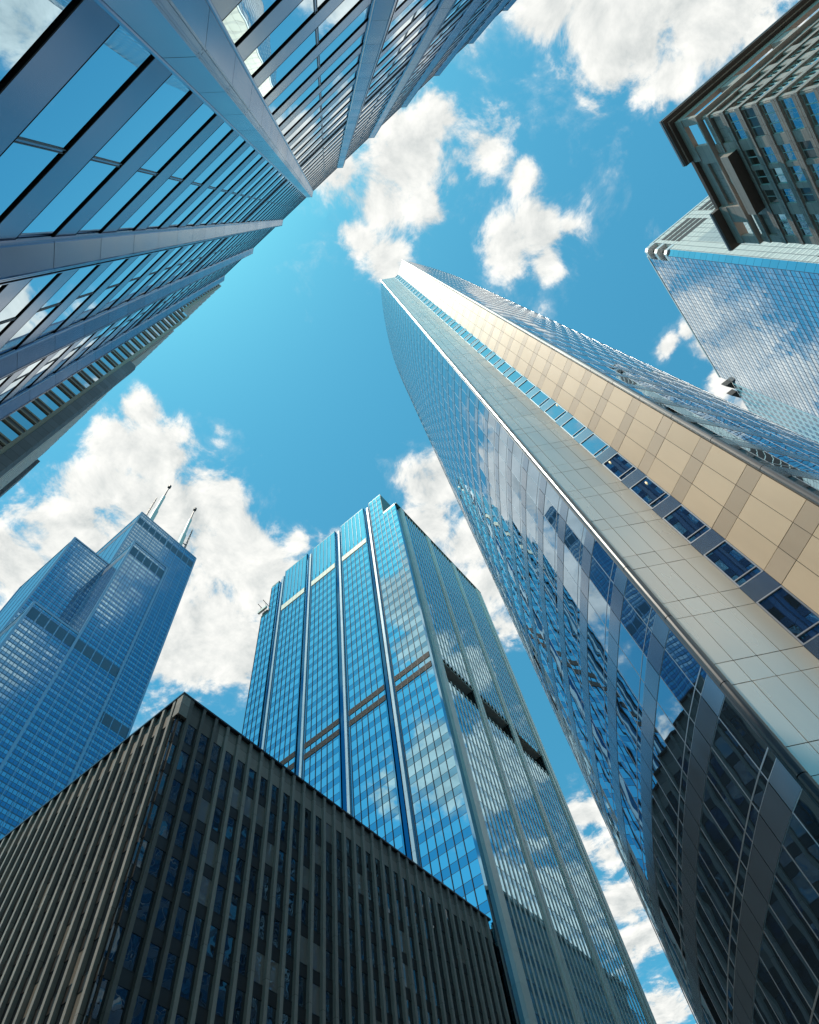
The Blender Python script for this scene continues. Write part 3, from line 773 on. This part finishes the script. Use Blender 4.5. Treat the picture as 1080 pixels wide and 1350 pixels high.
    for (y0, y1) in ((32.5, 34.0), (38.6, 42.6), (53.0, 57.0), (60.5, 62.4)):
        b = MB(); b.box(X + .1, X + .75, q(y0) + .03, q(y1), zb1, zr); b.build('attic_post', M_bpier, t)
    xx = X + 7.5
    while xx < XE:
        b = MB(); b.box(xx, xx + 2.6, Y + .1, Y + 1.2, zb1, zr); b.build('attic_post', M_bpier, t); xx += 9.6
    b = MB(); b.box(X + 1.0, X + 1.5, q(42.6), q(53.0), topw, zr + .5); b.build('attic_wall', M_bst, t)
    b = MB()
    b.box(X + .0, X + .75, Y, q(41.8), zr, T - .5); b.box(X + .6, X + 1.9, q(41.8), q(53.2), zr, T - .5); b.box(X, X + 1.4, q(53.2), YE, zr, T - .5); b.box(X + .75, XE, Y, Y + .75, zr, T - .5)
    b.build('lintel_beam', M_bpier, t)
    b = MB()
    o = 1.45
    b.box(X - o, X + .8, Y - o, q(41.3), T - .45, T + .5); b.box(X - .1, X + 2.0, q(41.3), q(53.4), T - .45, T + .5); b.box(X - o + .1, X + 1.5, q(53.4), YE + .6, T - .45, T + .5); b.box(X + .8, XE, Y - o, Y + .8, T - .45, T + .5)
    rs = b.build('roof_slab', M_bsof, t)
    b = MB()
    for (a, c, d, e) in ((X - o - .08, X - o + .02, Y - o - .08, q(41.3)), (X - o, XE, Y - o - .08, Y - o + .02), (X - o + .02, X - o + .12, q(53.4), YE + .65)): b.box(a, c, d, e, T + .1, T + .62)
    b.build('roof_edge', metal('roof_edge_metal', (0.25, 0.26, 0.28), 0.4, 0.6), rs)
    b = MB(); b.box(X - .75, XE, Y - .75, Y - .6, T - .62, T - .45); b.box(X - .9, X - .75, Y - .75, q(41.2), T - .62, T - .45); b.build('soffit_moulding', M_bst, t)
brown_tower()

# ================================================================== lens-shaped tower (right foreground)
M_kglass = glass('lens_glass', (0.26, 0.40, 0.52), 0.008, 0.96, ior=2.0, tilt=0.004, wave=0.011, wscale=0.5, vary=0.0)
M_kband = metal('lens_band_metal', (0.34, 0.40, 0.47), 0.2, 0.9, 0.03, 0.05, 0.004)
M_kpan = metal('lens_end_panel', (0.82, 0.77, 0.69), 0.26, 0.45, 0.05, 0.10, 0.02)
M_kpan2 = metal('lens_end_panel_bounce', (0.66, 0.56, 0.42), 0.55, 0.03, 0.06, 0.13, 0.03, 0.12)  # tan put into the base for warm light bounced onto this wall
M_kmul = metal('lens_mullion', (0.55, 0.57, 0.60), 0.3, 0.8)
M_krail = metal('lens_rail', (0.20, 0.205, 0.21), 0.32, 0.8)
M_joint = plain('joint', (0.03, 0.03, 0.032), 0.8)
def catmull(P, step):
    out = []
    Q = [P[0]] + P + [P[-1]]
    for i in range(1, len(Q) - 2):
        p0, p1, p2, p3 = [Vector((a[0], a[1])) for a in Q[i - 1:i + 3]]
        for k in range(40):
            u = k / 40
            out.append(0.5 * ((2 * p1) + (-p0 + p2) * u + (2 * p0 - 5 * p1 + 4 * p2 - p3) * u * u + (-p0 + 3 * p1 - 3 * p2 + p3) * u ** 3))
    out.append(Vector(P[-1][:2]))
    res = [out[0]]; cur = out[0]
    i = 1
    while i < len(out):
        d = (out[i] - cur).length
        if d < step: i += 1; continue
        # interpolate on the segment out[i-1]..out[i]
        a, bb = out[i - 1], out[i]
        lo, hi = 0.0, 1.0
        for _ in range(30):
            mth = (lo + hi) / 2
            if (a + (bb - a) * mth - cur).length < step: lo = mth
            else: hi = mth
        cur = a + (bb - a) * hi; res.append(cur)
    return res
def lens_tower():
    H = 190.0; FL = 4.4; ZB = 18.05 - 4 * FL; BH = 1.25; ST = 1.5
    t = thing('lens_tower', 'curved glass tower with a notched pale metal edge filling the right side', 'tower', (4, 75, G))
    A = (0.67, 21.3); B_ = (3.97, 23.24); C_ = (5.26, 23.20); D = (8.44, 21.22)
    L = catmull([A, (-1.33, 23.65), (-4.7, 28.7), (-8.3, 35.2), (-11.3, 42.0), (-14.3, 52), (-16.7, 62), (-18.6, 73), (-19.8, 86), (-18.5, 102), (-12, 118), (1.0, 131)], ST)
    Rr = catmull([D, (10.4, 23.6), (14.0, 28.7), (18.0, 35.2), (21.2, 42.0), (24.6, 52), (27.0, 62), (28.8, 73), (29.6, 86), (27.5, 102), (21, 118), (6.0, 131)], ST)
    def shell(pts, d):
        """points moved inward by d (toward the middle of the plan)"""
        o = []
        for i, p in enumerate(pts):
            a = pts[max(0, i - 1)]; c = pts[min(len(pts) - 1, i + 1)]; tg = (c - a).normalized()
            n = Vector((tg.y, -tg.x))
            if n.dot(Vector((4.5, 75)) - p) < 0: n = -n
            o.append(p + n * d)
        return o
    Li = shell(L, .30); Ri = shell(Rr, .30)
    core = [tuple(p) for p in Ri] + [tuple(p) for p in reversed(Li)] + [(B_[0] - .1, B_[1] + .6), (C_[0] + .1, C_[1] + .6)]
    b = MB(); b.prism(core, G, H - .3); b.build('core', M_black, t)
    nf = int((H - ZB) / FL)
    # spandrel bands, one per storey and side, with fine vertical joints
    for side, pts in ((0, L), (1, Rr)):
        inn = Li if side == 0 else Ri
        for n in range(nf + 1):
            z = ZB + n * FL
            if z < G: continue
            z1 = min(z + BH, H + .2)
            b = MB()
            for i in range(len(pts) - 1):
                p, q2 = pts[i], pts[i + 1]; d = (q2 - p); g = d.normalized() * .02
                p2, q3 = p + g, q2 - g
                a, c = (p2, q3) if side == 1 else (q3, p2)
                ai, ci = (inn[i], inn[i + 1]) if side == 1 else (inn[i + 1], inn[i])
                b.quad((a.x, a.y, z), (c.x, c.y, z), (c.x, c.y, z1), (a.x, a.y, z1), 0)
                b.quad((ai.x, ai.y, z), (ci.x, ci.y, z), (c.x, c.y, z), (a.x, a.y, z), 0)
                b.quad((a.x, a.y, z1), (c.x, c.y, z1), (ci.x, ci.y, z1), (ai.x, ai.y, z1), 0)
            b.build('spandrel_band', [M_kband, M_joint], t)
        # window units
        u = MB(); gh = FL - BH
        u.box(-ST / 2 + .02, ST / 2 - .02, .06, .10, .52, gh, 0, 'y'); u.box(-ST / 2 + .02, ST / 2 - .02, .06, .10, 0, .46, 0, 'y')
        u.box(-ST / 2, -ST / 2 + .035, .052, .06, 0, gh, 1); u.box(ST / 2 - .02, ST / 2, .054, .06, 0, gh, 1)
        u.box(-ST / 2, ST / 2, .05, .06, .45, .52, 1)
        u.box(-ST / 2, ST / 2, .053, .06, -.01, .04, 1); u.box(-ST / 2, ST / 2, .053, .06, gh - .04, gh + .01, 1)
        P = []
        for i in range(len(pts) - 1):
            p, q2 = pts[i], pts[i + 1]; mid = (p + q2) / 2; d = (q2 - p) if side == 1 else (p - q2)
            ang = math.atan2(d.y, d.x); mid = mid + Vector((math.sin(ang), -math.cos(ang))) * .042
            for n in range(nf + 1):
                z = ZB + n * FL + BH
                if z + gh > H + .3: continue
                if z + gh < G: continue
                P.append((mid.x, mid.y, z, ang))
        rep(t, 'window', u, [M_kglass, M_kmul], P, 4.7)
    # pale metal end walls: tall and short panels in rows, open joints
    def endwall(P0, P1, ncol, mat, mat2):
        P0 = Vector(P0); P1 = Vector(P1); d = P1 - P0; tg = d.normalized(); nn = Vector((tg.y, -tg.x))
        b = MB(); b.prism([tuple(P0 - nn * .5), tuple(P0 - nn * .05), tuple(P1 - nn * .05), tuple(P1 - nn * .5)], G, H, 1)
        for n in range(-1, nf + 1):
            z = ZB + n * FL
            for za, zb in ((z, z + BH), (z + BH, z + FL)):
                if za < G: continue
                zb = min(zb, H + .2)
                for k in range(ncol):
                    g = .014; gz = .018; jd = nn * random.uniform(-.006, .006)
                    a = P0 + d * (k / ncol) + tg * g; c = P0 + d * ((k + 1) / ncol) - tg * g
                    b.prism([tuple(a - nn * .06), tuple(a + jd), tuple(c + jd), tuple(c - nn * .06)], za + gz, zb - gz, 0 if za > z else 2, cap=True)
        b.build('end_wall', [mat, M_joint, mat2], t)
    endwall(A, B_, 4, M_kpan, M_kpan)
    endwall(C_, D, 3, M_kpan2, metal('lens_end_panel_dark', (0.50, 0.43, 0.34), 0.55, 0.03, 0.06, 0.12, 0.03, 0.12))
    # slot of windows at the bottom of the notch
    cx = (B_[0] + C_[0]) / 2; cy = (B_[1] + C_[1]) / 2; wd = C_[0] - B_[0]
    u = MB(); gh = FL - BH
    u.box(-wd / 2 + .06, wd / 2 - .06, .05, .1, .55, gh - .06, 0, 'y'); u.box(-wd / 2 + .06, wd / 2 - .06, .05, .1, .06, .48, 0, 'y')
    for xx in (-wd / 2, wd / 2 - .07): u.box(xx, xx + .07, -.01, .1, 0, gh, 1)
    for zz in (0, .48, gh - .07): u.box(-wd / 2 + .07, wd / 2 - .07, -.005, .1, zz, zz + .07, 1)
    P = [(cx, cy, ZB + n * FL + BH, 0.0) for n in range(nf + 1) if ZB + n * FL + FL < H + .4 and ZB + n * FL > G]
    rep(t, 'notch_window', u, [M_kglass, M_kmul], P, 3)
    u = MB(); u.box(-wd / 2, wd / 2, 0, .3, 0, BH, 0)
    rep(t, 'notch_spandrel', u, [M_kband], [(cx, cy, ZB + n * FL, 0.0) for n in range(nf + 1) if ZB + n * FL > G and ZB + n * FL + BH < H + .3], 1.5)
    for p in (A, D):
        b = MB(); z = ZB
        s = 1 if p is D else -1
        while z < H:
            b.tube((p[0] + .05 * s, p[1] - .10, max(z, G) + .02), (p[0] + .05 * s, p[1] - .10, min(z + FL, H + .2) - .02), .20, n=14); z += FL
        b.tube((p[0], p[1] - .05, G), (p[0], p[1] - .05, H), .15, n=10, mi=1)
        b.tube((p[0] + .24 * s, p[1] + .06, G), (p[0] + .24 * s, p[1] + .06, H), .06, n=8, mi=0)
        b.build('corner_rail', [M_krail, M_joint], t)
    b = MB()
    top = [tuple(p) for p in Rr] + [tuple(p) for p in reversed(L)] + [B_, C_]
    b.prism(top, H + .05, H + .5); b.build('roof', M_kband, t)
    for z, xo in ((52.6, .5), (39.6, -.2), (35.0, .3)):
        b = MB(); b.tube((cx + xo, cy - .0, z), (cx + xo, cy - .0, z + .12), .06, .05, 8); b.build('lamp', M_warm, t)
lens_tower()

# ================================================================== dark office block beyond, met in the mirror of the blue tower
def far_block():
    t = thing('dark_office_block', 'dark office block seen as a reflection in the ribbed blue tower', 'building', (12, 170, G))
    Mg = grid_glass('far_block_wall', 2.4, 3.8, 0, (0.05, 0.06, 0.08), (0.055, 0.052, 0.05), (0.12, 0.11, 0.10), 0.6, 0.3, 0.03, 0.02, 0.0, 0.3, metal_s=0.2, mull_metal=0.0)
    b = MB(); b.box(-14, 40, 146, 215, G, 112); b.build('wall', Mg, t)
    b = MB(); b.box(-14.4, 40.4, 145.6, 215.4, 112, 113.2); b.build('roof_edge', M_conc, t)
    b = MB(); b.box(0, 25, 160, 190, 113.2, 118); b.build('plant_room', M_louv, t)
far_block()
